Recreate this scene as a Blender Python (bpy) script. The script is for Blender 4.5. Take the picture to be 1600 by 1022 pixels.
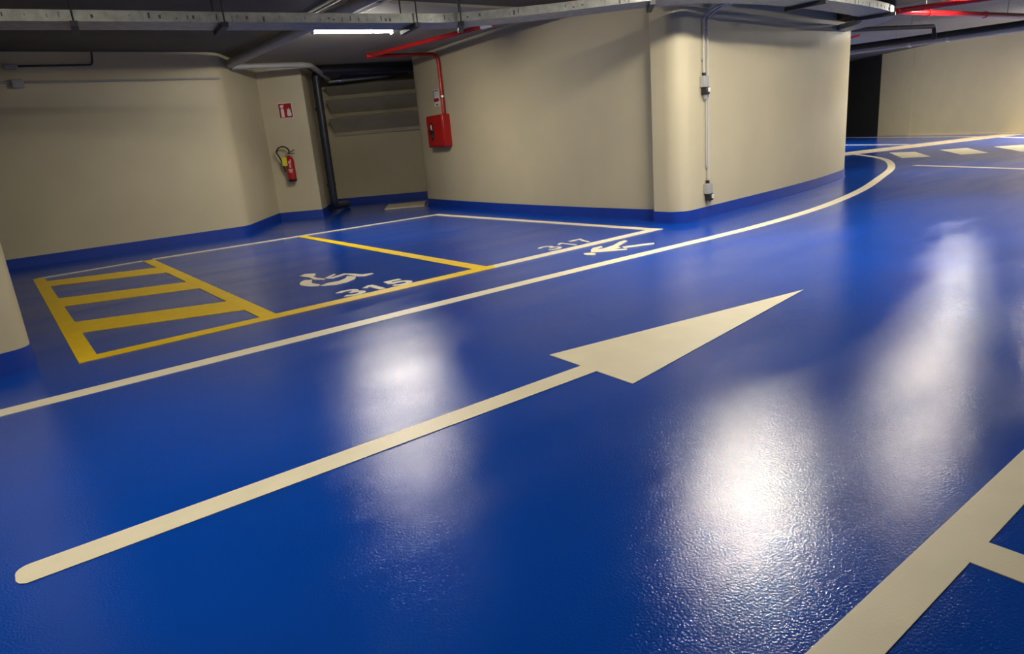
import bpy, bmesh, math, random
from mathutils import Vector, Matrix
random.seed(7)
SC = bpy.context.scene
for _o in list(bpy.data.objects): bpy.data.objects.remove(_o)
COL = SC.collection
PI = math.pi

# ---------------------------------------------------------------- camera, world, exposure
FPX, PITCH, ROLL, YAW, CAMH = 1051.16, 0.274937, -0.0865424, 0.637425, 1.30
def cam_axes():
    cy, sy = math.cos(YAW), math.sin(YAW)
    fw = Vector((sy*math.cos(PITCH), cy*math.cos(PITCH), -math.sin(PITCH)))
    r0 = Vector((cy, -sy, 0)); u0 = r0.cross(fw)
    r = math.cos(ROLL)*r0 + math.sin(ROLL)*u0
    u = -math.sin(ROLL)*r0 + math.cos(ROLL)*u0
    return r, u, fw
_r, _u, _f = cam_axes()
cd = bpy.data.cameras.new('camera'); cam = bpy.data.objects.new('camera', cd); COL.objects.link(cam)
cd.sensor_fit = 'HORIZONTAL'; cd.sensor_width = 36.0; cd.lens = FPX/1600*36.0
cd.clip_start = 0.05; cd.clip_end = 200
cam.matrix_world = Matrix(((_r.x, _u.x, -_f.x, 0), (_r.y, _u.y, -_f.y, 0), (_r.z, _u.z, -_f.z, CAMH), (0, 0, 0, 1)))
SC.camera = cam
w = bpy.data.worlds.new('world'); SC.world = w; w.use_nodes = True
w.node_tree.nodes['Background'].inputs[0].default_value = (0.5, 0.5, 0.55, 1)
w.node_tree.nodes['Background'].inputs[1].default_value = 0.0
SC.view_settings.view_transform = 'Standard'; SC.view_settings.look = 'None'
SC.view_settings.gamma = 1.0; SC.view_settings.use_curve_mapping = False
SC.view_settings.exposure = 0.0
LAMP_POWER = 182.0
LAMP_COL = (1.0, 0.94, 0.84, 1)

# ---------------------------------------------------------------- materials
def mat(name, col, rough=0.5, metal=0.0, noise=0.0, nscale=8.0, bump=0.0, bscale=60.0, emit=None, estr=0.0, spec=0.5, coat=0.0):
    m = bpy.data.materials.new(name); m.use_nodes = True
    nt = m.node_tree; b = nt.nodes['Principled BSDF']
    c4 = (*col, 1)
    b.inputs['Base Color'].default_value = c4; b.inputs['Roughness'].default_value = rough
    b.inputs['Metallic'].default_value = metal; b.inputs['Specular IOR Level'].default_value = spec
    b.inputs['Coat Weight'].default_value = coat
    tc = nt.nodes.new('ShaderNodeTexCoord')
    if noise > 0:
        n = nt.nodes.new('ShaderNodeTexNoise'); n.inputs['Scale'].default_value = nscale; n.inputs['Detail'].default_value = 5
        nt.links.new(tc.outputs['Object'], n.inputs['Vector'])
        rp = nt.nodes.new('ShaderNodeValToRGB')
        rp.color_ramp.elements[0].position = .3; rp.color_ramp.elements[1].position = .7
        rp.color_ramp.elements[0].color = (*[c*(1-noise) for c in col], 1)
        rp.color_ramp.elements[1].color = (*[min(1, c*(1+noise)) for c in col], 1)
        nt.links.new(n.outputs['Fac'], rp.inputs['Fac']); nt.links.new(rp.outputs['Color'], b.inputs['Base Color'])
    if bump > 0:
        n = nt.nodes.new('ShaderNodeTexNoise'); n.inputs['Scale'].default_value = bscale; n.inputs['Detail'].default_value = 3
        nt.links.new(tc.outputs['Object'], n.inputs['Vector'])
        bp = nt.nodes.new('ShaderNodeBump'); bp.inputs['Strength'].default_value = bump; bp.inputs['Distance'].default_value = .003
        nt.links.new(n.outputs['Fac'], bp.inputs['Height']); nt.links.new(bp.outputs['Normal'], b.inputs['Normal'])
    if emit:
        b.inputs['Emission Color'].default_value = emit; b.inputs['Emission Strength'].default_value = estr
    return m

def floor_material():
    m = bpy.data.materials.new('blue epoxy floor'); m.use_nodes = True
    nt = m.node_tree; b = nt.nodes['Principled BSDF']; N = nt.nodes.new; L = nt.links.new
    tc = N('ShaderNodeTexCoord')
    n1 = N('ShaderNodeTexNoise'); n1.inputs['Scale'].default_value = .7; n1.inputs['Detail'].default_value = 6
    L(tc.outputs['Object'], n1.inputs['Vector'])
    rp = N('ShaderNodeValToRGB'); rp.color_ramp.elements[0].position = .3; rp.color_ramp.elements[1].position = .7
    rp.color_ramp.elements[0].color = (.0003, .052, .36, 1); rp.color_ramp.elements[1].color = (.0005, .064, .44, 1)
    L(n1.outputs['Fac'], rp.inputs['Fac'])
    def mth(op, a, c=None, cl=False):
        q = N('ShaderNodeMath'); q.operation = op; q.use_clamp = cl
        for i, v in enumerate((a, c)):
            if v is None: continue
            if isinstance(v, (int, float)): q.inputs[i].default_value = v
            else: L(v, q.inputs[i])
        return q.outputs[0]
    geo = N('ShaderNodeNewGeometry'); sx = N('ShaderNodeSeparateXYZ'); L(geo.outputs['Position'], sx.inputs[0])
    yy = mth('ADD', sx.outputs['Y'], mth('MULTIPLY', mth('SUBTRACT', sx.outputs['X'], .39), .39))
    tot = None
    for c in (10.2, 8.5, 6.9):
        v = mth('SUBTRACT', 1.0, mth('MULTIPLY', mth('ABSOLUTE', mth('SUBTRACT', yy, c)), 3.4), True)
        tot = v if tot is None else mth('ADD', tot, v, True)
    xe = mth('SUBTRACT', 1.0, mth('MULTIPLY', mth('SUBTRACT', mth('ABSOLUTE', mth('SUBTRACT', sx.outputs['X'], 1.0)), .72), 2.0), True)
    fac = mth('MULTIPLY', mth('MULTIPLY', tot, xe), mth('MULTIPLY', n1.outputs['Fac'], .22))
    mx = N('ShaderNodeMix'); mx.data_type = 'RGBA'; L(fac, mx.inputs['Factor']); L(rp.outputs['Color'], mx.inputs[6]); mx.inputs[7].default_value = (.30, .34, .02, 1)
    L(mx.outputs[2], b.inputs['Base Color'])
    # worn, slightly streaky gloss: tyre-polished arcs
    mp = N('ShaderNodeMapping'); mp.inputs['Scale'].default_value = (.35, 1.6, 1); mp.inputs['Rotation'].default_value = (0, 0, .35)
    L(tc.outputs['Object'], mp.inputs['Vector'])
    n2 = N('ShaderNodeTexNoise'); n2.inputs['Scale'].default_value = 1.3; n2.inputs['Detail'].default_value = 4; n2.inputs['Distortion'].default_value = .3
    L(mp.outputs['Vector'], n2.inputs['Vector'])
    mr = N('ShaderNodeMapRange'); mr.inputs['From Min'].default_value = .3; mr.inputs['From Max'].default_value = .7
    mr.inputs['To Min'].default_value = .11; mr.inputs['To Max'].default_value = .17
    L(n2.outputs['Fac'], mr.inputs['Value']); L(mr.outputs['Result'], b.inputs['Roughness'])
    # fine orange-peel relief of the roller-applied coating
    n3 = N('ShaderNodeTexNoise'); n3.inputs['Scale'].default_value = 115; n3.inputs['Detail'].default_value = 3
    L(tc.outputs['Object'], n3.inputs['Vector'])
    n4 = N('ShaderNodeTexNoise'); n4.inputs['Scale'].default_value = 6; n4.inputs['Detail'].default_value = 3
    L(tc.outputs['Object'], n4.inputs['Vector'])
    b1 = N('ShaderNodeBump'); b1.inputs['Strength'].default_value = .6; b1.inputs['Distance'].default_value = .0025
    L(n3.outputs['Fac'], b1.inputs['Height'])
    b2 = N('ShaderNodeBump'); b2.inputs['Strength'].default_value = .25; b2.inputs['Distance'].default_value = .004
    L(n4.outputs['Fac'], b2.inputs['Height']); L(b1.outputs['Normal'], b2.inputs['Normal'])
    L(b2.outputs['Normal'], b.inputs['Normal'])
    b.inputs['Specular IOR Level'].default_value = .45
    b.inputs['Coat Weight'].default_value = .0; b.inputs['Coat Roughness'].default_value = .15
    nt.links.remove(b2.inputs['Normal'].links[0])
    b3 = N('ShaderNodeBump'); b3.inputs['Strength'].default_value = .45; b3.inputs['Distance'].default_value = .0025
    L(n3.outputs['Fac'], b3.inputs['Height'])
    ms = N('ShaderNodeMapRange'); ms.inputs['From Min'].default_value = .32; ms.inputs['From Max'].default_value = .68
    ms.inputs['To Min'].default_value = .40; ms.inputs['To Max'].default_value = .68
    L(n2.outputs['Fac'], ms.inputs['Value']); L(ms.outputs['Result'], b3.inputs['Strength'])
    ml = N('ShaderNodeMapRange'); ml.inputs['From Min'].default_value = .32; ml.inputs['From Max'].default_value = .68
    ml.inputs['To Min'].default_value = .52; ml.inputs['To Max'].default_value = .36
    L(n2.outputs['Fac'], ml.inputs['Value']); L(ml.outputs['Result'], b.inputs['Specular IOR Level'])
    L(b2.outputs['Normal'], b3.inputs['Normal']); L(b3.outputs['Normal'], b.inputs['Normal']); b4 = N('ShaderNodeBump'); b4.inputs['Strength'].default_value = .22; b4.inputs['Distance'].default_value = .0025
    L(n3.outputs['Fac'], b4.inputs['Height']); L(b2.outputs['Normal'], b4.inputs['Normal']); L(b4.outputs['Normal'], b.inputs['Coat Normal'])
    return m

M = {}
M['floor'] = floor_material()
M['wall'] = mat('cream wall paint', (.53, .462, .288), .55, noise=.04, nscale=1.5, bump=.12, bscale=40)
M['farwall'] = M['wall']
M['base'] = mat('blue baseboard paint', (.001, .036, .31), .5, noise=.1, nscale=6, bump=.1)
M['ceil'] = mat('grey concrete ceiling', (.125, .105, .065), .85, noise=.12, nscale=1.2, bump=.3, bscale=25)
M['white'] = mat('cream line paint', (.86, .77, .54), .38, noise=.04, nscale=5, bump=.15, bscale=130)
M['tan'] = mat('tan line paint', (.62, .51, .34), .45, noise=.1, nscale=3)
M['yellow'] = mat('yellow line paint', (.95, .62, .002), .4, noise=.05, nscale=5, bump=.15, bscale=130)
M['galv'] = mat('galvanised steel', (.37, .37, .31), .45, .4, noise=.2, nscale=14)
M['slot'] = mat('slot shadow steel', (.09, .09, .09), .7)
M['dark'] = mat('black clamp rubber', (.02, .02, .022), .5)
M['pvc'] = mat('grey plastic pipe', (.36, .35, .32), .45, noise=.06)
M['conduit'] = mat('light grey conduit', (.50, .48, .42), .4)
M['navy'] = mat('dark cast iron pipe', (.022, .024, .034), .4, noise=.2)
M['red'] = mat('red pipe enamel', (.42, .008, .008), .32)
M['redsign'] = mat('red sign plastic', (.42, .008, .012), .35)
M['whiteplastic'] = mat('white plastic', (.75, .72, .66), .4)
M['black'] = mat('black rubber', (.012, .012, .012), .45)
M['paleprint'] = mat('pale label print', (.62, .40, .38), .5)
M['chrome'] = mat('chrome', (.8, .8, .8), .2, 1.0)
M['tagyellow'] = mat('yellow tag card', (.75, .70, .03), .5)
M['housing'] = mat('lamp housing plastic', (.6, .6, .58), .4)
def lamp_mat(k): return mat('glowing diffuser', (.9, .9, .88), .4, emit=LAMP_COL, estr=LAMP_POWER*k)
M['darkdoor'] = mat('charcoal door', (.012, .012, .013), .6)
M['insul'] = mat('black pipe insulation', (.012, .012, .013), .6)
M['hatch'] = mat('unpainted concrete cover', (.58, .50, .36), .6, noise=.12, nscale=6, bump=.2)
M['ceil2'] = mat('pale ceiling', (.30, .265, .185), .8, noise=.08, nscale=1.2, bump=.2, bscale=25)  # around the lamp, this paler tone has bounced light put into it
M['concrete'] = mat('cream concrete boards', (.40, .36, .26), .6, noise=.08, nscale=3, bump=.15)

# ---------------------------------------------------------------- mesh helpers
class MB:
    def __init__(s): s.v = []; s.f = []
    def add(s, vs, fs):
        o = len(s.v); s.v += [tuple(v) for v in vs]; s.f += [tuple(i+o for i in f) for f in fs]; return s
    def box(s, c, size, rz=0.0, ax=None):
        hx, hy, hz = [q/2 for q in size]
        if ax is None: ax = (Vector((math.cos(rz), math.sin(rz), 0)), Vector((-math.sin(rz), math.cos(rz), 0)), Vector((0, 0, 1)))
        c = Vector(c); vs = []
        for sx, sy, sz in ((-1,-1,-1),(1,-1,-1),(1,1,-1),(-1,1,-1),(-1,-1,1),(1,-1,1),(1,1,1),(-1,1,1)):
            vs.append(c+ax[0]*hx*sx+ax[1]*hy*sy+ax[2]*hz*sz)
        return s.add(vs, [(0,3,2,1),(4,5,6,7),(0,1,5,4),(1,2,6,5),(2,3,7,6),(3,0,4,7)])
    def prism(s, pts, z0, z1):
        a = sum(pts[i][0]*pts[(i+1) % len(pts)][1]-pts[(i+1) % len(pts)][0]*pts[i][1] for i in range(len(pts)))
        if a < 0: pts = pts[::-1]
        n = len(pts)
        vs = [(p[0], p[1], z0) for p in pts]+[(p[0], p[1], z1) for p in pts]
        fs = [tuple(range(n))[::-1], tuple(range(n, 2*n))]+[(i, (i+1) % n, n+(i+1) % n, n+i) for i in range(n)]
        return s.add(vs, fs)
    def tube(s, pts, r, n=12, closed=False):
        pts = [Vector(p) for p in pts]; k = len(pts)
        rr = r if isinstance(r, (list, tuple)) else [r]*k
        vs = []; up = None
        for i, p in enumerate(pts):
            if closed: t = (pts[(i+1) % k]-pts[i-1]).normalized()
            elif i == 0: t = (pts[1]-p).normalized()
            elif i == k-1: t = (p-pts[i-1]).normalized()
            else: t = ((pts[i+1]-p).normalized()+(p-pts[i-1]).normalized()).normalized()
            if up is None:
                up = Vector((0, 0, 1)) if abs(t.z) < .9 else Vector((1, 0, 0))
            a = t.cross(up)
            if a.length < 1e-4: a = t.cross(Vector((0, 1, 0)))
            a.normalize(); b = a.cross(t).normalized(); up = b
            for j in range(n):
                th = 2*PI*j/n; vs.append(p+a*math.cos(th)*rr[i]+b*math.sin(th)*rr[i])
        fs = []
        for i in range(k if closed else k-1):
            i2 = (i+1) % k
            for j in range(n): fs.append((i*n+j, i*n+(j+1) % n, i2*n+(j+1) % n, i2*n+j))
        if not closed: fs += [tuple(range(n))[::-1], tuple(range((k-1)*n, k*n))]
        return s.add(vs, fs)
    def lathe(s, prof, c, n=20, axis=None):
        c = Vector(c); az = Vector(axis or (0, 0, 1)).normalized()
        axx = az.orthogonal().normalized(); ay = az.cross(axx)
        vs = []; fs = []; k = len(prof)
        for r, z in prof:
            for j in range(n):
                th = 2*PI*j/n; vs.append(c+az*z+axx*r*math.cos(th)+ay*r*math.sin(th))
        for i in range(k-1):
            for j in range(n): fs.append((i*n+j, i*n+(j+1) % n, (i+1)*n+(j+1) % n, (i+1)*n+j))
        fs += [tuple(range(n))[::-1], tuple(range((k-1)*n, k*n))]
        return s.add(vs, fs)
    def plate(s, pts2, o, ax, ay, az, d0, d1):
        """polygon pts2 in the plane (ax, ay) at o, from depth d0 to d1 along az"""
        o = Vector(o); n = len(pts2)
        vs = [o+ax*p[0]+ay*p[1]+az*d0 for p in pts2]+[o+ax*p[0]+ay*p[1]+az*d1 for p in pts2]
        fs = [tuple(range(n))[::-1], tuple(range(n, 2*n))]+[(i, (i+1) % n, n+(i+1) % n, n+i) for i in range(n)]
        return s.add(vs, fs)
    def build(s, name, m, parent=None, smooth=True, bevel=0.0):
        me = bpy.data.meshes.new(name); me.from_pydata(s.v, [], s.f); me.validate()
        bm = bmesh.new(); bm.from_mesh(me); bmesh.ops.recalc_face_normals(bm, faces=bm.faces); bm.to_mesh(me); bm.free()
        me.materials.append(m)
        if smooth:
            for p in me.polygons: p.use_smooth = True
            me.set_sharp_from_angle(angle=math.radians(38))
        o = bpy.data.objects.new(name, me); COL.objects.link(o)
        if parent: o.parent = parent; o.matrix_parent_inverse = parent.matrix_world.inverted()
        if bevel:
            bv = o.modifiers.new('bevel', 'BEVEL'); bv.width = bevel; bv.segments = 2; bv.limit_method = 'ANGLE'
        return o
def tag(o, label=None, cat=None, group=None, kind=None):
    if label: o['label'] = label
    if cat: o['category'] = cat
    if group: o['group'] = group
    if kind: o['kind'] = kind
    return o
def thing(name, label, cat, loc, group=None):
    o = bpy.data.objects.new(name, None); COL.objects.link(o); o.location = loc
    o.matrix_world = Matrix.Translation(Vector(loc)); o.empty_display_size = .1
    return tag(o, label, cat, group)
def struct(o, label=None): return tag(o, label, None, None, 'structure')

def catmull(P, n=8):
    P = [Vector(p) for p in P]; out = []
    for i in range(len(P)-1):
        a = P[max(i-1, 0)]; b = P[i]; c = P[i+1]; d = P[min(i+2, len(P)-1)]
        for k in range(n):
            t = k/n
            out.append(.5*((2*b)+(c-a)*t+(2*a-5*b+4*c-d)*t*t+(3*b-3*c+d-a)*t**3))
    out.append(P[-1]); return out
def offset(path, d):
    """offset a 2-D polyline to its left by d (mitred)"""
    P = [Vector((p[0], p[1])) for p in path]; out = []
    for i, p in enumerate(P):
        ns = []
        if i > 0: t = (p-P[i-1]).normalized(); ns.append(Vector((-t.y, t.x)))
        if i < len(P)-1: t = (P[i+1]-p).normalized(); ns.append(Vector((-t.y, t.x)))
        n = sum(ns, Vector((0, 0))).normalized(); c = max(.35, n.dot(ns[0])); out.append(p+n*(d/c))
    return [(q.x, q.y) for q in out]
def strip(mb, path, d0, d1, z0, z1):
    A = offset(path, d0); B = offset(path, d1); k = len(A); vs = []
    for i in range(k): vs += [(*A[i], z0), (*B[i], z0), (*B[i], z1), (*A[i], z1)]
    fs = []
    for i in range(k-1):
        for j in range(4): fs.append((i*4+j, i*4+(j+1) % 4, (i+1)*4+(j+1) % 4, (i+1)*4+j))
    fs += [(0, 1, 2, 3), tuple((k-1)*4+j for j in (3, 2, 1, 0))]
    return mb.add(vs, fs)

# ---------------------------------------------------------------- the setting
ZC, ZC2, HB = 3.08, 3.34, 0.155
o = MB().prism([(-12.5, -7), (37, -7), (37, 22), (-12.5, 22)], -.25, 0).build('floor', M['floor'], smooth=False)
struct(o, 'glossy blue epoxy garage floor')
o = MB().prism([(-12.5, -7), (14.6, -7), (14.6, 22), (-12.5, 22)], ZC, ZC+.35).build('ceiling', M['ceil'], smooth=False)
struct(o, 'dark grey concrete ceiling above the parking bays')
o = MB().prism([(14.6, -7), (37, -7), (37, 22), (14.6, 22)], ZC2, ZC2+.1).build('ceiling', M['ceil2'], smooth=False)
struct(o, 'dark grey concrete ceiling over the far lane')

o = MB().prism([(4.08, 8.2), (7.9, 8.2), (7.9, 13.3), (5.75, 14.2), (4.7, 14.2), (4.08, 13.3)], ZC-.035, ZC).build('ceiling', M['ceil2'], smooth=False)  # thin sheet added so the lamp's bounced light shows as paler colour
struct(o, 'added ceiling patch with bounced light painted in around the glowing lamp')
P_left = [(-12, 12.58), (3.5, 12.62), (3.6, 12.645), (3.68, 12.70), (3.74, 12.78), (4.80, 14.38), (4.85, 14.42), (4.90, 14.40), (5.56, 13.945), (5.595, 13.945), (5.82, 14.30), (6.98, 16.40)]
P_back = [(6.98, 16.40), (9.05, 14.88)]
P_right = [(9.05, 14.88), (7.66, 13.02), (7.62, 12.90), (7.54, 12.1), (7.45, 11.2), (7.37, 10.1), (7.33, 9.2), (7.31, 8.3), (7.305, 7.4), (7.33, 6.6), (7.35, 6.25)]
arc = [(7.40-.225*math.cos(a), 5.975-.225*math.sin(a)) for a in [i*PI/2/9 for i in range(10)]]
P_curve = [(7.35, 6.27), (7.22, 6.24), (7.18, 6.20)]+arc+[(q.x, q.y) for q in catmull([(7.55, 5.762), (7.86, 5.80), (8.86, 5.905), (9.96, 6.03), (11.34, 6.23), (12.6, 6.50), (13.35, 6.72), (13.85, 7.02), (14.15, 7.5), (14.3, 8.3), (14.35, 12), (14.35, 21)], 6)]
P_far = [(36.5, 20.9), (33.4, 17.0), (31.44, 14.41)]
P_far2 = [(31.44, 14.41), (30.2, 12.6), (27.0, 7.7), (24.0, 3.0), (23.5, -6.5)]
def wall(name, base, path, z1, label, bm=True, m='wall'):
    wo = struct(strip(MB(), path, 0.0, .3, 0, z1).build(name, M[m]), label)
    if bm:
        mb = MB(); strip(mb, path, -.012, .0, 0, HB); strip(mb, path, -.03, -.010, 0, .012)
        struct(mb.build(base, M['base']), 'painted blue baseboard along the '+label)
    return wo
wall('wall_left', 'baseboard_left', P_left, ZC, 'cream left wall with the angled pier')
wall('wall_back', 'baseboard_back', P_back, ZC, 'shaded cream back wall of the recess')
wall('wall_right', 'baseboard_right', P_right, ZC, 'cream wall behind bay 317')
wall('wall_curved', 'baseboard_curved', P_curve, ZC, 'cream curved wall with the rounded corner')
wall('wall_far', None, P_far2, ZC2, 'cream wall across the far lane', False, 'farwall')
o = strip(MB(), P_far, 0, .3, 0, ZC2).build('door_1', M['darkdoor']); struct(o, 'tall charcoal door panel beside the far wall')
wall('wall_north', None, [(14.35, 21), (36.5, 20.9)], ZC2, 'hidden end wall', False)
wall('wall_south', None, [(23.5, -6.5), (-12, -6.5)], ZC2, 'wall behind the camera', False)
wall('wall_west', None, [(-12, -6.5), (-12, 12.58)], ZC, 'wall at the left end of the garage', False)
o = strip(MB(), [(30.2, 12.6), (27.0, 7.7), (24.0, 3.0)], -.05, 0, 0, .06).build('trim_1', M['tan']); struct(o, 'tan strip at the foot of the far wall')
o = strip(MB(), [(30.22, 12.62), (30.18, 12.56)], -.02, 0, 0, ZC2).build('trim_2', M['wall']); struct(o, 'vertical joint strip on the far wall')

# round-cornered column at the left edge of the picture
def rrect(cx, cy, wx, wy, r, rot, n=6, grow=0):
    pts = []
    for sx, sy, a0 in ((1, 1, 0), (-1, 1, PI/2), (-1, -1, PI), (1, -1, 3*PI/2)):
        for i in range(n+1):
            a = a0+PI/2*i/n; x = sx*(wx/2-r)+(r+grow)*math.cos(a); y = sy*(wy/2-r)+(r+grow)*math.sin(a)
            pts.append((cx+x*math.cos(rot)-y*math.sin(rot), cy+x*math.sin(rot)+y*math.cos(rot)))
    return pts
ct = thing('concrete_column', 'cream round-cornered column with blue base at the left edge', 'column', (-.35, 5.98, 0))
MB().prism(rrect(-.35, 5.98, .66, .60, .15, .30), 0, ZC).build('shaft', M['wall'], ct)
MB().prism(rrect(-.35, 5.98, .66, .60, .15, .30, grow=.012), 0, HB).build('base_band', M['base'], ct)

# ---------------------------------------------------------------- recess: horizontal boards on the back wall
rd = Vector((2.07, -1.52, 0)).normalized(); rn = Vector((-rd.y, rd.x, 0))
if rn.dot(Vector((-7, -15, 0))) < 0: rn = -rn
lv = thing('louvre_panel', 'cream stepped horizontal boards on the recess back wall', 'wall panel', (8.0, 15.64, 1.66))
PB0 = Vector((7.16, 16.262, 0)); blen = 2.25
for k, (z0, z1) in enumerate([(1.66, 2.06), (2.10, 2.485), (2.515, 2.785), (2.81, 3.04)]):
    prof = [(.012, z0), (.055, z0), (.055, z0+.085), (.48, z1), (.012, z1)]
    vs = [PB0+rn*a+Vector((0, 0, z)) for a, z in prof]+[PB0+rd*blen+rn*a+Vector((0, 0, z)) for a, z in prof]
    n = len(prof)
    MB().add(vs, [tuple(range(n)), tuple(range(n, 2*n))]+[(i, (i+1) % n, n+(i+1) % n, n+i) for i in range(n)]).build('board', M['concrete'], lv, smooth=False)
o = MB().prism([(6.78, 13.42), (7.40, 14.42), (8.16, 13.98), (7.50, 12.93)], .002, .02).build('floor_hatch', M['hatch'], smooth=False, bevel=.004)
tag(o, 'pale unpainted cover plate on the floor of the recess', 'cover plate')

# ---------------------------------------------------------------- floor markings
ZT = .003
_fl = [0]
def zt():
    _fl[0] = (_fl[0]+1) % 7; return ZT+_fl[0]*.0003
def flat(pts): return MB().prism(pts, .0004, zt())
def rect(x0, x1, y0, y1): return flat([(x0, y0), (x1, y0), (x1, y1), (x0, y1)])
def marking(name, label, cat, loc, group=None): return thing(name, label, cat, (*loc, 0), group)
# lane edge line
lp = [(-12, 4.76), (-4, 4.76), (3, 4.785), (6.4, 4.725), (7.4, 4.73), (8.4, 4.80), (9.55, 4.96), (11.3, 5.36), (13.2, 5.95), (15.1, 6.60), (17.0, 7.5), (18.3, 8.35), (19.3, 9.2), (19.75, 9.65)]
path = [(q.x, q.y) for q in catmull(lp, 6)]
o = strip(MB(), path, -.073, .073, .0004, ZT).build('lane_line', M['white'], smooth=False)
tag(o, 'long white lane line curving away around the corner', 'lane line')
# direction arrow
ar = marking('direction_arrow', 'large white arrow painted along the driving lane', 'floor arrow', (2.5, 2.65))
sh = [(2.50, 2.715), (-.17, 2.725)]+[(-.17-.045*math.sin(a), 2.68+.045*math.cos(a)) for a in (.4, .8, 1.2, PI/2)]+[(-.215, 2.63), (-.205, 2.605), (-.185, 2.59), (2.50, 2.58)]
flat(sh).build('shaft', M['white'], ar, smooth=False)
flat([(2.495, 3.01), (4.73, 2.64), (2.455, 2.295)]).build('arrow_head', M['white'], ar, smooth=False)
# yellow accessible bay
ya = marking('accessible_bay_marking', 'yellow hatched outline of accessible bay 315', 'bay marking', (2.1, 8.3))
Y = M['yellow']
rect(.26, .39, 5.58, 10.97).build('border_line', Y, ya, smooth=False)
rect(1.61, 1.75, 5.73, 11.07).build('border_line', Y, ya, smooth=False)
flat([(3.85, 5.79), (4.02, 5.79), (4.06, 11.07), (3.93, 11.07)]).build('border_line', Y, ya, smooth=False)
flat([(.26, 5.575), (4.02, 5.635), (4.10, 5.78), (3.85, 5.80), (.39, 5.725)]).build('border_line', Y, ya, smooth=False)
for a, b, c, d in ((10.54, 10.0, 9.45, 10.11), (8.86, 8.24, 7.80, 8.39), (7.23, 6.67, 6.19, 6.75)):
    flat([(.39, a), (.39, b), (1.61, c), (1.61, d)]).build('hatch_stripe', Y, ya, smooth=False)
wb = marking('bay_outline', 'white outline of parking bay 317 and the line behind the bays', 'bay marking', (5.3, 8.4))
W = M['white']
flat([(4.0, 5.635), (6.76, 5.70), (6.76, 5.85), (4.1, 5.785)]).build('outline_line', W, wb, smooth=False)
flat([(6.60, 5.84), (6.75, 5.85), (6.73, 11.12), (6.58, 11.0)]).build('outline_line', W, wb, smooth=False)
flat([(.39, 10.93), (1.61, 11.05), (1.61, 11.13), (.30, 11.01)]).build('outline_line', W, wb, smooth=False)
flat([(1.75, 11.04), (6.74, 11.0), (6.73, 11.13), (1.75, 11.16)]).build('outline_line', W, wb, smooth=False)
# right-hand bays
rb = marking('bay_outline', 'white bay line with side branch at the bottom right corner', 'bay marking', (2.1, .6))
flat([(-6, .60), (7, .575), (7, .69), (1.4, .715), (-6, .73)]).build('outline_line', W, rb, smooth=False)
flat([(2.01, .597), (2.15, .593), (2.13, -4.4), (2.0, -4.4)]).build('outline_line', W, rb, smooth=False)
# numerals: strokes as ribbons
def ribbon(mb, pts, wd):
    return strip(mb, pts, -wd/2, wd/2, .0004, zt())
def arcp(cx, cy, rx, ry, a0, a1, n=12):
    return [(cx+rx*math.cos(math.radians(a0+(a1-a0)*i/n)), cy+ry*math.sin(math.radians(a0+(a1-a0)*i/n))) for i in range(n+1)]
def digit(ch, x, y, w_, h, s):
    mb = MB(); T = lambda pts: [(x+p[0]*w_, y+p[1]*h) for p in pts]
    if ch == '3':
        ribbon(mb, T(arcp(.45, .73, .40, .22, 160, -90)), s); ribbon(mb, T(arcp(.45, .28, .46, .24, 90, -160)), s)
    elif ch == '1':
        ribbon(mb, T([(.55, 1.0), (.55, 0)]), s*1.05); ribbon(mb, T([(.10, .72), (.58, .96)]), s*.8)
    elif ch == '5':
        ribbon(mb, T([(.92, .94), (.20, .94), (.12, .52)]), s); ribbon(mb, T([(.08, .52)]+arcp(.45, .30, .46, .27, 115, -160)), s)
    elif ch == '7':
        ribbon(mb, T([(.04, .94), (.92, .94), (.62, .5), (.42, 0)]), s)
    return mb
for txt, xs, y0, s, lab in (('315', (2.44, 2.69, 2.95), 5.81, .062, 'white stencilled number 315 beside the wheelchair symbol'), ('317', (5.02, 5.29, 5.53), 5.885, .043, 'white stencilled number 317 inside the far bay')):
    t = marking('bay_number', lab, 'painted number', (xs[1], y0+.14), 'stencilled bay numbers')
    for ch, x in zip(txt, xs): digit(ch, x, y0, .205, .285, s).build('digit', W, t, smooth=False)
# painted symbols: outlines in metres on the floor
sy = marking('wheelchair_symbol', 'white wheelchair symbol painted inside bay 315', 'floor symbol', (2.75, 6.9))
for nm, pts in (('torso_stroke', [(2.56, 7.34), (2.65, 7.42), (2.74, 7.33), (2.71, 7.24), (2.66, 7.2), (2.64, 7.03), (2.68, 6.9), (2.64, 6.86), (2.58, 6.96), (2.6, 7.15)]),
                ('arm_stroke', [(2.7, 6.96), (2.86, 7.08), (2.86, 7.04), (2.7, 6.89)]),
                ('leg_stroke', [(2.7, 6.89), (2.94, 6.99), (3.0, 6.86), (3.03, 6.73), (3.13, 6.7), (3.13, 6.65), (3.0, 6.6), (2.95, 6.66), (2.93, 6.88), (2.91, 6.91), (2.73, 6.83)]),
                ('wheel_stroke', [(2.39, 6.89), (2.45, 7.0), (2.51, 7.05), (2.57, 6.99), (2.52, 6.89), (2.49, 6.78), (2.52, 6.65), (2.47, 6.58), (2.41, 6.64), (2.37, 6.79)]),
                ('wheel_stroke', [(2.49, 6.58), (2.6, 6.64), (2.72, 6.63), (2.82, 6.7), (2.89, 6.8), (2.94, 6.69), (2.87, 6.57), (2.74, 6.48), (2.6, 6.46), (2.51, 6.53)])):
    flat(pts).build(nm, W, sy, smooth=False)
sy = marking('pedestrian_symbol', 'white walking figure painted on the strip by the lane line', 'floor symbol', (5.4, 5.3))
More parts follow.
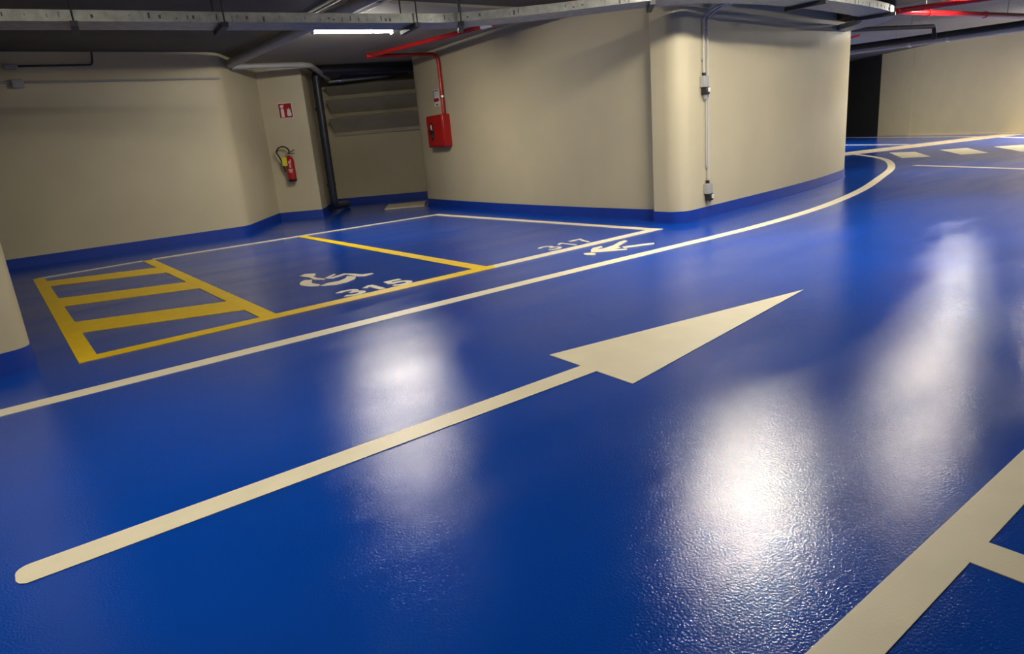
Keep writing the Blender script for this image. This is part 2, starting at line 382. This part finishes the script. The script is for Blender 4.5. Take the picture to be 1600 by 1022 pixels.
for nm, pts in (('body', [(5.12, 5.34), (5.25, 5.47), (5.34, 5.53), (5.47, 5.53), (5.43, 5.46), (5.34, 5.45), (5.31, 5.41), (5.37, 5.39), (5.56, 5.43), (5.79, 5.54), (5.88, 5.55), (5.87, 5.49), (5.52, 5.32), (5.5, 5.25), (5.39, 5.24), (5.47, 5.13), (5.42, 5.08), (5.19, 5.25)]),
                ('leg', [(5.54, 5.27), (5.85, 5.14), (5.89, 5.1), (5.83, 5.05), (5.48, 5.18)]),
                ('head', [(5.07, 5.21), (5.04, 5.2), (5.01, 5.2), (4.99, 5.22), (4.98, 5.26), (4.99, 5.31), (5.01, 5.34), (5.04, 5.36), (5.07, 5.36), (5.1, 5.33), (5.1, 5.29), (5.1, 5.25)])):
    flat(pts).build(nm, W, sy, smooth=False)
# far markings
o = flat([(19.55, 9.66), (22.23, 8.87), (25.79, 8.0), (26.85, 7.68), (27.1, 8.0), (27.4, 8.45), (26.8, 8.95), (24.02, 9.57), (20.9, 10.4), (19.5, 10.9), (18.6, 10.2)]).build('lane_line', M['tan'], smooth=False)
tag(o, 'broad tan lane line sweeping toward the far wall', 'lane line')
o = strip(MB(), [(25.3, 13.2), (23.62, 9.85)], -.09, .09, .0004, ZT-.001).build('lane_line', W, smooth=False)
tag(o, 'thin white line just above the broad tan line', 'lane line')
o = strip(MB(), [(31.3, 15.7), (26.5, 8.75), (24.8, 7.15), (22.5, 5.0)], -.09, .09, .0004, ZT-.001).build('lane_line', W, smooth=False)
tag(o, 'thin white line running along the foot of the far wall', 'lane line')
for pts, lab in (([(19.99, 8.81), (20.0, 8.15), (18.1, 7.02), (17.91, 7.59)], 'left'), ([(20.46, 7.73), (20.84, 7.21), (18.76, 6.03), (18.44, 6.49)], 'middle'), ([(20.97, 6.65), (21.37, 6.15), (19.2, 4.96), (18.85, 5.42)], 'right')):
    o = flat(pts).build('crossing_stripe', W, smooth=False)
    tag(o, lab+'most cream block of the far pedestrian crossing' if lab != 'middle' else 'middle cream block of the far pedestrian crossing', 'crossing stripe', 'blocks of the far crossing')
o = strip(MB(), [(15.7, 6.40), (14.55, 4.12), (13.9, 2.6)], -.075, .075, .0004, ZT).build('lane_line', M['tan'], smooth=False)
tag(o, 'faint worn line crossing the lane before the crossing blocks', 'lane line')

# ---------------------------------------------------------------- lamps
def ceiling_lamp(c, rz, label, k=1.0, length=1.2, zc=ZC):
    c = Vector(c); ax = Vector((math.cos(rz), math.sin(rz), 0)); ay = Vector((-math.sin(rz), math.cos(rz), 0)); az = Vector((0, 0, 1))
    t = thing('ceiling_lamp', label, 'lamp', c+Vector((0, 0, .05)), 'batten lamps under the ceiling')
    MB().box(c+az*.030, (length, .122, .035), ax=(ax, ay, az)).build('housing', M['housing'], t, bevel=.006)
    n = 9; prof = [(.058*math.cos(PI+PI*i/(n-1)), .012+.030*math.sin(PI+PI*i/(n-1))) for i in range(n)]
    vs = [c-ax*(length/2-.03)+ay*a+az*b for a, b in prof]+[c+ax*(length/2-.03)+ay*a+az*b for a, b in prof]
    MB().add(vs, [tuple(range(n)), tuple(range(n, 2*n))]+[(i, (i+1) % n, n+(i+1) % n, n+i) for i in range(n)]).build('diffuser', lamp_mat(k), t)
    for s in (-1, 1):
        MB().box(c+ax*s*(length/2-.012)-az*.008, (.024, .126, .06), ax=(ax, ay, az)).build('end_cap', M['housing'], t, bevel=.006)
        if zc-c.z > .06: MB().tube([c+ax*s*length*.35+az*.045, Vector((*(c+ax*s*length*.35).xy, zc))], .006, 8).build('hanger', M['galv'], t)
    return t
ZL = 2.95
ceiling_lamp((4.765, 9.665, ZL), -.155, 'glowing white batten lamp hanging above the parking bays', 1.4)
ceiling_lamp((6.05, 3.93, ZL), -.10, 'batten lamp above the lane beside the rounded corner', 2.2)
ceiling_lamp((9.20, 3.57, ZL), -.02, 'batten lamp above the lane beside the curved wall', .9)
ceiling_lamp((.2, 3.1, ZL), -.14, 'batten lamp above the lane near the left column', .85)
ceiling_lamp((14.5, 5.05, 3.02), .1, 'batten lamp where the lane bends', 1.6)
ceiling_lamp((9.5, -.8, ZL), 0, 'batten lamp above the right-hand bays', 2.2)
ceiling_lamp((24.5, 5.2, 3.2), .9, 'batten lamp near the far wall', 9.0, zc=ZC2)
ceiling_lamp((23.0, 14.5, 3.2), .9, 'batten lamp hidden behind the curved wall', 7.0, zc=ZC2)

# ---------------------------------------------------------------- cable tray
back = [(-9, 9.1), (-3, 8.35), (.46, 7.93), (1.47, 7.80), (2.54, 7.68), (4.3, 7.42), (4.95, 7.20), (5.78, 6.51), (6.4, 5.82), (6.75, 5.5), (7.2, 5.29), (8.2, 5.18), (9.5, 5.24), (10.9, 5.42), (11.6, 5.66), (12.05, 6.0), (12.3, 6.40), (12.42, 6.75)]
TW, TZ, TH = .44, 2.60, .085
bp = [(q.x, q.y) for q in catmull(back, 5)]
tr = thing('cable_tray', 'galvanised perforated cable tray hanging below the ceiling', 'cable tray', (2.5, 7.5, TZ))
strip(MB(), bp, -TW, 0, TZ, TZ+.004).build('tray_bottom', M['galv'], tr)
strip(MB(), bp, -TW-.003, -TW, TZ, TZ+TH).build('side_rail', M['galv'], tr)
strip(MB(), bp, 0, .003, TZ, TZ+TH).build('side_rail', M['galv'], tr)
strip(MB(), bp, -TW-.006, -TW+.012, TZ+TH, TZ+TH+.008).build('rail_lip', M['galv'], tr)
front = offset(bp, -TW-.003)
blocker = [p for p in bp if p[0] > 6.7]  # added mass out of view, shades the top of the curved wall
struct(strip(MB(), blocker, -TW-.02, .04, 2.76, ZC+.02).build('shade_blocker', M['ceil'], smooth=False), 'added shade-casting beam above the cable tray')
def at_len(path, d):
    acc = 0
    for a, b in zip(path, path[1:]):
        a = Vector(a); b = Vector(b); l = (b-a).length
        if acc+l >= d: t = (b-a)/l; return a+t*(d-acc), t
        acc += l
    return None
mb = MB(); d = 8.0
while True:
    q = at_len(front, d)
    if q is None or d > 21: break
    p, t = q
    nn = Vector((t.y, -t.x))
    if random.random() < .75:
        mb.box((p.x+nn.x*.001, p.y+nn.y*.001, TZ+TH*random.choice((.35, .5, .62))), (random.choice((.006, .01, .02)), .003, random.choice((.015, .03, .05))), math.atan2(t.y, t.x))
    d += random.choice((.05, .09, .16))
o = mb.build('slots', M['slot'], tr, smooth=False); o['kind'] = 'stuff'
for xr in (-2.2, .98, 2.20, 4.35, 4.9, 6.55, 8.6, 11.0):
    best = min(range(len(bp)-1), key=lambda i: abs(bp[i][0]-xr)); b_ = Vector(bp[best]); f_ = Vector(front[best]); dd = (f_-b_).normalized()
    mb = MB()
    mb.box((*((b_+f_)/2), TZ-.026), (TW+.10, .06, .045), math.atan2(dd.y, dd.x))
    for e in (b_-dd*.035, f_+dd*.035): mb.tube([(e.x, e.y, TZ-.045), (e.x, e.y, ZC)], .008, 6)
    mb.build('hanger', M['dark'], tr)
mb = MB(); j = min(range(len(bp)-1), key=lambda i: abs(bp[i][0]-4.95)); fj = Vector(front[j])
# ---------------------------------------------------------------- pipes and conduits
def pipe(name, pts, r, m, label, cat='pipe', n=14, bend=0.0, clips=(), group=None, hang=()):
    P = [Vector(p) for p in pts]
    if bend:
        Q = [P[0]]
        for i in range(1, len(P)-1):
            a = (P[i-1]-P[i]); b = (P[i+1]-P[i]); ra = min(bend, a.length*.45); rb_ = min(bend, b.length*.45)
            s = P[i]+a.normalized()*ra; e = P[i]+b.normalized()*rb_
            for k in range(7): t = k/6; Q.append((1-t)**2*s+2*t*(1-t)*P[i]+t*t*e)
        Q.append(P[-1]); P = Q
    if not clips and not hang: return tag(MB().tube(P, r, n).build(name, M[m]), label, cat, group)
    t = thing(name, label, cat, pts[0], group); MB().tube(P, r, n).build('tube', M[m], t)
    for c, axis, cm in clips: MB().lathe([(r+.002, -.03), (r+.014, -.03), (r+.014, .03), (r+.002, .03)], c, 14, axis).build('collar', M[cm], t)
    for x, y, z, zt_ in hang: MB().tube([(x, y, z), (x, y, zt_)], .008, 8).build('hanger', M['galv'], t)
    return t
pipe('drain_pipe', [(3.98, 3.0, 2.96), (3.96, 9.3, 2.95), (3.94, 12.95, 2.94)], .075, 'pvc', 'thick grey pipe running under the ceiling to the wall corner', hang=((3.97, 6.5, 3.0, ZC), (3.955, 10.2, 3.0, ZC)))
pipe('drain_pipe', [(3.98, 13.02, 2.90), (5.40, 12.98, 2.92), (6.75, 15.25, 2.90)], .05, 'pvc', 'thin grey pipe crossing above the extinguisher sign', bend=.25)
pipe('metal_conduit', [(6.80, 15.40, 2.86), (8.1, 14.95, 2.92)], .045, 'galv', 'short shiny tube at the top of the recess', clips=(((7.05, 15.315, 2.872), (1.3, -.45, .06), 'chrome'),))
pipe('downpipe', [(8.20, 13.98, 2.97), (6.05, 14.30, 2.96), (6.06, 14.36, .16), (6.75, 15.25, .09)], .085, 'navy', 'dark downpipe in the recess corner beside the pier', bend=.16, clips=(((6.06, 14.36, .62), (0, 0, 1), 'navy'), ((6.06, 14.36, 2.2), (0, 0, 1), 'navy')))
pipe('drain_pipe', [(8.45, 14.62, 2.98), (7.0, 15.1, 2.98)], .09, 'navy', 'dark pipe high inside the recess behind the downpipe')
pipe('metal_conduit', [(3.90, 5.2, 3.055), (3.92, 9.6, 3.055)], .014, 'conduit', 'thin pale conduit on the ceiling left of the lamp')
pipe('metal_conduit', [(4.50, 5.2, 3.05), (4.50, 9.6, 3.05)], .018, 'conduit', 'pale conduit on the ceiling running into the lamp')
pipe('metal_conduit', [(4.35, 9.8, 3.06), (5.35, 12.9, 3.06)], .010, 'conduit', 'thin cable on the ceiling from the lamp to the pier')
pipe('metal_conduit', [(-6, 12.555, 2.655), (.6, 12.57, 2.655), (3.62, 12.58, 2.665)], .014, 'pvc', 'thin grey conduit along the top of the left wall')
pipe('metal_conduit', [(.82, 12.57, 2.875), (1.775, 12.575, 2.89), (1.80, 12.575, 3.07)], .014, 'navy', 'dark conduit stepping up the left wall', bend=.05)
for (x, z, lab) in ((.76, 2.635, 'grey junction box on the thin conduit of the left wall'), (.72, 2.865, 'small grey box at the end of the dark conduit')):
    t = thing('junction_box', lab, 'junction box', (x, 12.56, z)); MB().box((x, 12.555, z), (.15, .07, .12 if z < 2.7 else .07)).build('box', M['pvc'], t, bevel=.008)
    MB().box((x, 12.517, z), (.12, .008, .09 if z < 2.7 else .05)).build('lid', M['pvc'], t, bevel=.003)
# fire main: red pipes
rp = thing('fire_pipe', 'red fire pipe running overhead and down to the hose cabinet', 'pipe', (6.2, 11.9, 2.93))
MB().tube([(6.17, 11.95, 2.94), (6.58, 9.2, 2.95), (6.78, 7.5, 2.95), (6.95, 5.6, 2.95), (7.1, 2, 2.95)], .036, 14).build('overhead_pipe', M['red'], rp)
MB().tube([(6.60, 9.02, 2.95), (6.625, 8.78, 2.95)], .040, 14).build('sleeve', M['whiteplastic'], rp)
q = [Vector(v) for v in ((6.12, 11.93, 2.93), (7.335, 11.70, 2.93))]+[Vector((7.335+.12*math.sin(a), 11.70, 2.81+.12*math.cos(a))) for a in (.3, .7, 1.1, 1.4)]+[Vector((7.455, 11.69, 2.77)), Vector((7.435, 11.66, 1.84))]
MB().tube(q, .034, 14).build('drop_pipe', M['red'], rp)
MB().lathe([(.0, -.06), (.045, -.06), (.05, 0), (.045, .06), (0, .06)], (6.15, 11.95, 2.935), 14, (1, -.2, 0)).build('elbow', M['red'], rp)
MB().lathe([(.036, -.02), (.046, -.02), (.046, .02), (.036, .02)], (7.442, 11.675, 2.16), 14).build('collar', M['chrome'], rp)
MB().lathe([(.0, -.045), (.03, -.035), (.045, 0), (.03, .035), (0, .045)], (7.44, 11.655, 1.80), 14).build('valve', M['chrome'], rp)
# hose cabinet on the right wall
hx = Vector((.1, 1.0, 0)).normalized(); hn = Vector((-1.0, .1, 0)).normalized(); hz = Vector((0, 0, 1))
hc = thing('hose_cabinet', 'red fire hose cabinet mounted on the wall of bay 317', 'fire cabinet', (7.53, 11.92, 1.22))
co = Vector((7.455, 11.92, 1.525))
MB().box(co, (.74, .19, .61), ax=(hx, hn, hz)).build('body', M['red'], hc, bevel=.02)
MB().box(co+hn*.098, (.68, .012, .55), ax=(hx, hn, hz)).build('door', M['red'], hc, bevel=.005)
ov = [(.078*math.cos(a), .175*math.sin(a)) for a in [2*PI*i/20 for i in range(20)]]
pl = MB().plate(ov, co+hn*.104+hx*.13, hx, hz, hn, 0, .006).build('window', M['black'], hc)
MB().plate([(-.03, .02), (.03, .05), (.025, .13), (-.02, .14)], co+hn*.110+hx*.13, hx, hz, hn, 0, .004).build('white_mark', M['whiteplastic'], hc)
MB().plate([(-.03, -.12), (.02, -.12), (.028, -.05), (-.02, -.04)], co+hn*.110+hx*.13, hx, hz, hn, 0, .004).build('white_mark', M['chrome'], hc)
MB().tube([co+hn*.108+hx*.235+hz*.03, co+hn*.13+hx*.235, co+hn*.108+hx*.235-hz*.05], .008, 8).build('handle', M['black'], hc)
# signs
def sign(name, label, o, ax, n, w_, h):
    az = Vector((0, 0, 1)); t = thing(name, label, 'sign', o)
    MB().box(Vector(o)+n*.004, (w_, .006, h), ax=(ax, n, az)).build('plate', M['whiteplastic'], t, smooth=False)
    return t, Vector(o)+n*.0075
az = Vector((0, 0, 1))
pd = Vector((.74, -.50, 0)).normalized(); pn = Vector((-.50, -.74, 0)).normalized()
so = Vector((5.24, 14.16, 2.19))
t, q = sign('extinguisher_sign', 'red and white extinguisher sign on the angled pier', so, pd, pn, .285, .30)
rect2 = lambda x0, x1, y0, y1: [(x0, y0), (x1, y0), (x1, y1), (x0, y1)]
MB().plate(rect2(-.130, .130, -.138, .138), q, pd, az, pn, 0, .001).build('red_field', M['redsign'], t, smooth=False)
wp = M['whiteplastic']
MB().plate([(-.095, -.125), (-.03, -.125), (-.03, .02), (-.045, .045), (-.08, .045), (-.095, .02)], q, pd, az, pn, .001, .002).build('bottle_print', wp, t, smooth=False)
MB().plate([(-.085, .055), (-.04, .055), (-.04, .075), (-.02, .095), (-.035, .115), (-.085, .11), (-.105, .085)], q, pd, az, pn, .001, .002).build('handle_print', wp, t, smooth=False)
MB().plate([(.03, -.11), (.10, -.11), (.112, -.07), (.095, -.02), (.105, .03), (.08, .0), (.07, .06), (.055, .01), (.03, .045), (.035, -.01), (.02, -.06)], q, pd, az, pn, .001, .002).build('flame_print', wp, t, smooth=False)
so = Vector((7.535, 12.02, 2.16))
t, q = sign('hose_sign', 'small white and red hose sign half behind the red pipe', so, -hx, hn, .24, .31)
MB().plate(rect2(-.10, .10, -.07, -.005), q, -hx, az, hn, 0, .001).build('red_field', M['redsign'], t, smooth=False)
for r_ in (rect2(-.115, -.098, -.08, .14), rect2(-.115, .10, .128, .14)):
    MB().plate(r_, q, -hx, az, hn, 0, .001).build('black_border', M['black'], t, smooth=False)
MB().plate(rect2(-.04, .05, -.14, -.11), q, -hx, az, hn, 0, .001).build('small_print', M['slot'], t, smooth=False)
# extinguisher
ex = thing('fire_extinguisher', 'red fire extinguisher with black hose hanging on the pier', 'fire extinguisher', (5.17, 14.2, .80))
c = Vector((5.19, 14.185, 0))+pn*.12
MB().lathe([(.0, .80), (.07, .80), (.082, .815), (.085, .85), (.085, 1.19), (.078, 1.235), (.055, 1.27), (.028, 1.285), (.026, 1.31), (0, 1.31)], c, 24).build('cylinder', M['red'], ex)
MB().lathe([(.0, .785), (.078, .785), (.086, .80), (.086, .835), (.0, .835)], c, 24).build('foot_ring', M['black'], ex)
for zz, wz, hh in ((1.17, .05, .05), (1.10, .03, .07), (1.02, .09, .03), (.985, .06, .03)):
    MB().box(c+pn*.086+pd*.012+az*zz, (wz, .004, hh), ax=(pd, pn, az)).build('label_print', M['paleprint'], ex, smooth=False)
MB().lathe([(.0, 1.30), (.024, 1.30), (.027, 1.35), (.012, 1.37), (0, 1.37)], c, 14).build('valve', M['chrome'], ex)
MB().box(c+pd*.06+az*1.385, (.16, .022, .012), ax=((pd+az*.35).normalized(), pn, az)).build('lever', M['black'], ex)
MB().box(c+pd*.06+az*1.345, (.13, .022, .012), ax=((pd-az*.15).normalized(), pn, az)).build('lever', M['black'], ex)
hp = [c+az*1.345-pd*.02]+[c+az*(1.385+.105*math.sin(a))+pd*(-.10+.125*math.cos(a))+pn*.03 for a in [math.radians(-20+x) for x in range(0, 250, 18)]]+[c-pd*.17+az*1.24+pn*.02, c-pd*.135+az*1.08, c-pd*.12+az*.98]
MB().tube(catmull(hp, 3), .014, 8).build('hose', M['black'], ex)
MB().box(c-pd*.085+az*1.19+pn*.075, (.10, .004, .16), ax=(pd, pn, az)).build('tag', M['tagyellow'], ex, smooth=False)
MB().box(c-pn*.10+az*1.24, (.06, .05, .05), ax=(pd, pn, az)).build('bracket', M['black'], ex)
# sockets and conduits on the curved wall
cdv = Vector((1.0, .11, 0)).normalized(); cn = Vector((.11, -1.0, 0)).normalized()
def wallpt(x, off, z): return Vector((x, 5.80+(x-7.86)*.106-off, z))
def socket(x, z, label):
    t = thing('socket_box', label, 'socket', wallpt(x, 0, z), 'sockets on the curved wall')
    MB().box(wallpt(x, .035, z), (.125, .07, .14), ax=(cdv, cn, az)).build('box', M['pvc'], t, bevel=.008)
    MB().box(wallpt(x+.005, .045, z-.115), (.085, .085, .09), ax=(cdv, cn, az)).build('socket', M['black'], t, bevel=.01)
    MB().box(wallpt(x+.025, .092, z-.105), (.05, .012, .055), ax=(cdv, cn, az)).build('flap', M['whiteplastic'], t, bevel=.004)
    MB().lathe([(0, -.035), (.02, -.03), (.03, .03), (0, .035)], wallpt(x+.005, .045, z-.185), 12).build('plug', M['pvc'], t)
    MB().lathe([(.02, -.02), (.024, -.02), (.024, .02), (.02, .02)], wallpt(x-.005, .03, z+.09), 12).build('gland', M['black'], t)
socket(7.695, 1.775, 'upper grey socket box on the conduit of the curved wall')
socket(7.775, .40, 'lower grey socket box near the blue base of the curved wall')
def vconduit(x, z0, z1, r, label, top=True, clips=()):
    pts = [wallpt(x, .03, z0), wallpt(x, .03, z1)]
    if top: pts += [wallpt(x+.09, .16, z1+.10), wallpt(x+.12, .42, z1+.13)]
    t = thing('metal_conduit', label, 'conduit', wallpt(x, 0, z0), 'vertical conduits on the curved wall')
    MB().tube(pts, r, 10).build('tube', M['conduit'], t)
    for z in clips: MB().box(wallpt(x, .018, z), (.05, .036, .025), ax=(cdv, cn, az)).build('clip', M['pvc'], t)
vconduit(7.685, 1.86, 2.55, .014, 'left conduit down to the upper socket box', clips=(2.05,))
vconduit(7.785, .49, 2.55, .015, 'long conduit running past both socket boxes', clips=(.68, 1.62, 2.42))
vconduit(7.735, .72, 1.60, .008, 'thin cable below the upper socket box', False)
o = MB().box((7.93, 5.28, 2.73), (.22, .16, .07), .1).build('junction_box', M['whiteplastic'], bevel=.008)
tag(o, 'white junction box on the tray above the curved wall', 'junction box')
# far overhead services
pipe('fire_pipe', [(13.45, 5.97, 2.85), (18.42, 5.47, 2.85), (20.8, 5.22, 2.85)], .05, 'red', 'red pipe crossing under the far ceiling', clips=(((14.5, 5.865, 2.85), (1, -.1, 0), 'red'), ((16.6, 5.653, 2.85), (1, -.1, 0), 'red')), hang=((14.4, 5.875, 2.89, ZC), (17.5, 5.56, 2.89, ZC2)))
pipe('fire_pipe', [(13.50, 6.03, 2.87), (14.25, 4.45, 2.87), (15.0, 2.3, 2.87)], .045, 'red', 'dark red pipe branching toward the lane bend', hang=((14.25, 4.45, 2.90, ZC),))
pipe('insulated_pipe', [(19.6, 12.5, 2.90), (20.4, 9.0, 2.90), (20.9, 6.2, 2.90), (21.2, 3.0, 2.90)], .08, 'insul', 'thick black insulated pipe below the far ceiling', hang=((20.4, 9.0, 2.98, ZC2), (20.9, 6.2, 2.98, ZC2)))
pipe('metal_conduit', [(20.6, 12.0, 2.84), (21.2, 9.0, 2.84), (21.6, 6.2, 2.84), (22.0, 3.0, 2.84)], .07, 'conduit', 'shiny pipe beside the black insulated pipe', clips=(((21.2, 9.0, 2.84), (.15, -1, 0), 'whiteplastic'), ((21.33, 8.1, 2.84), (.15, -1, 0), 'whiteplastic')))
pipe('insulated_pipe', [(16.4, 8.6, 3.03), (19.3, 7.65, 3.03), (19.35, 7.65, 2.75)], .05, 'insul', 'thin black pipe with a downturned end below the far ceiling', bend=.08, hang=((17.0, 8.40, 3.05, ZC2), (18.6, 7.88, 3.05, ZC2)))
t = thing('pipe_valve', 'small red valve at the top of the curved wall corner', 'valve', (15.2, 7.75, 2.72))
MB().lathe([(0, -.05), (.05, -.04), (.06, 0), (.05, .04), (0, .05)], (15.2, 7.75, 2.72), 12, (1, 0, .3)).build('body', M['red'], t)
MB().tube([(15.2, 7.75, 2.74), (15.2, 7.75, ZC2)], .015, 8).build('stem', M['chrome'], t)
MB().tube([(15.12, 7.9, 2.68), (15.3, 7.5, 2.74)], .02, 8).build('lever', M['red'], t)
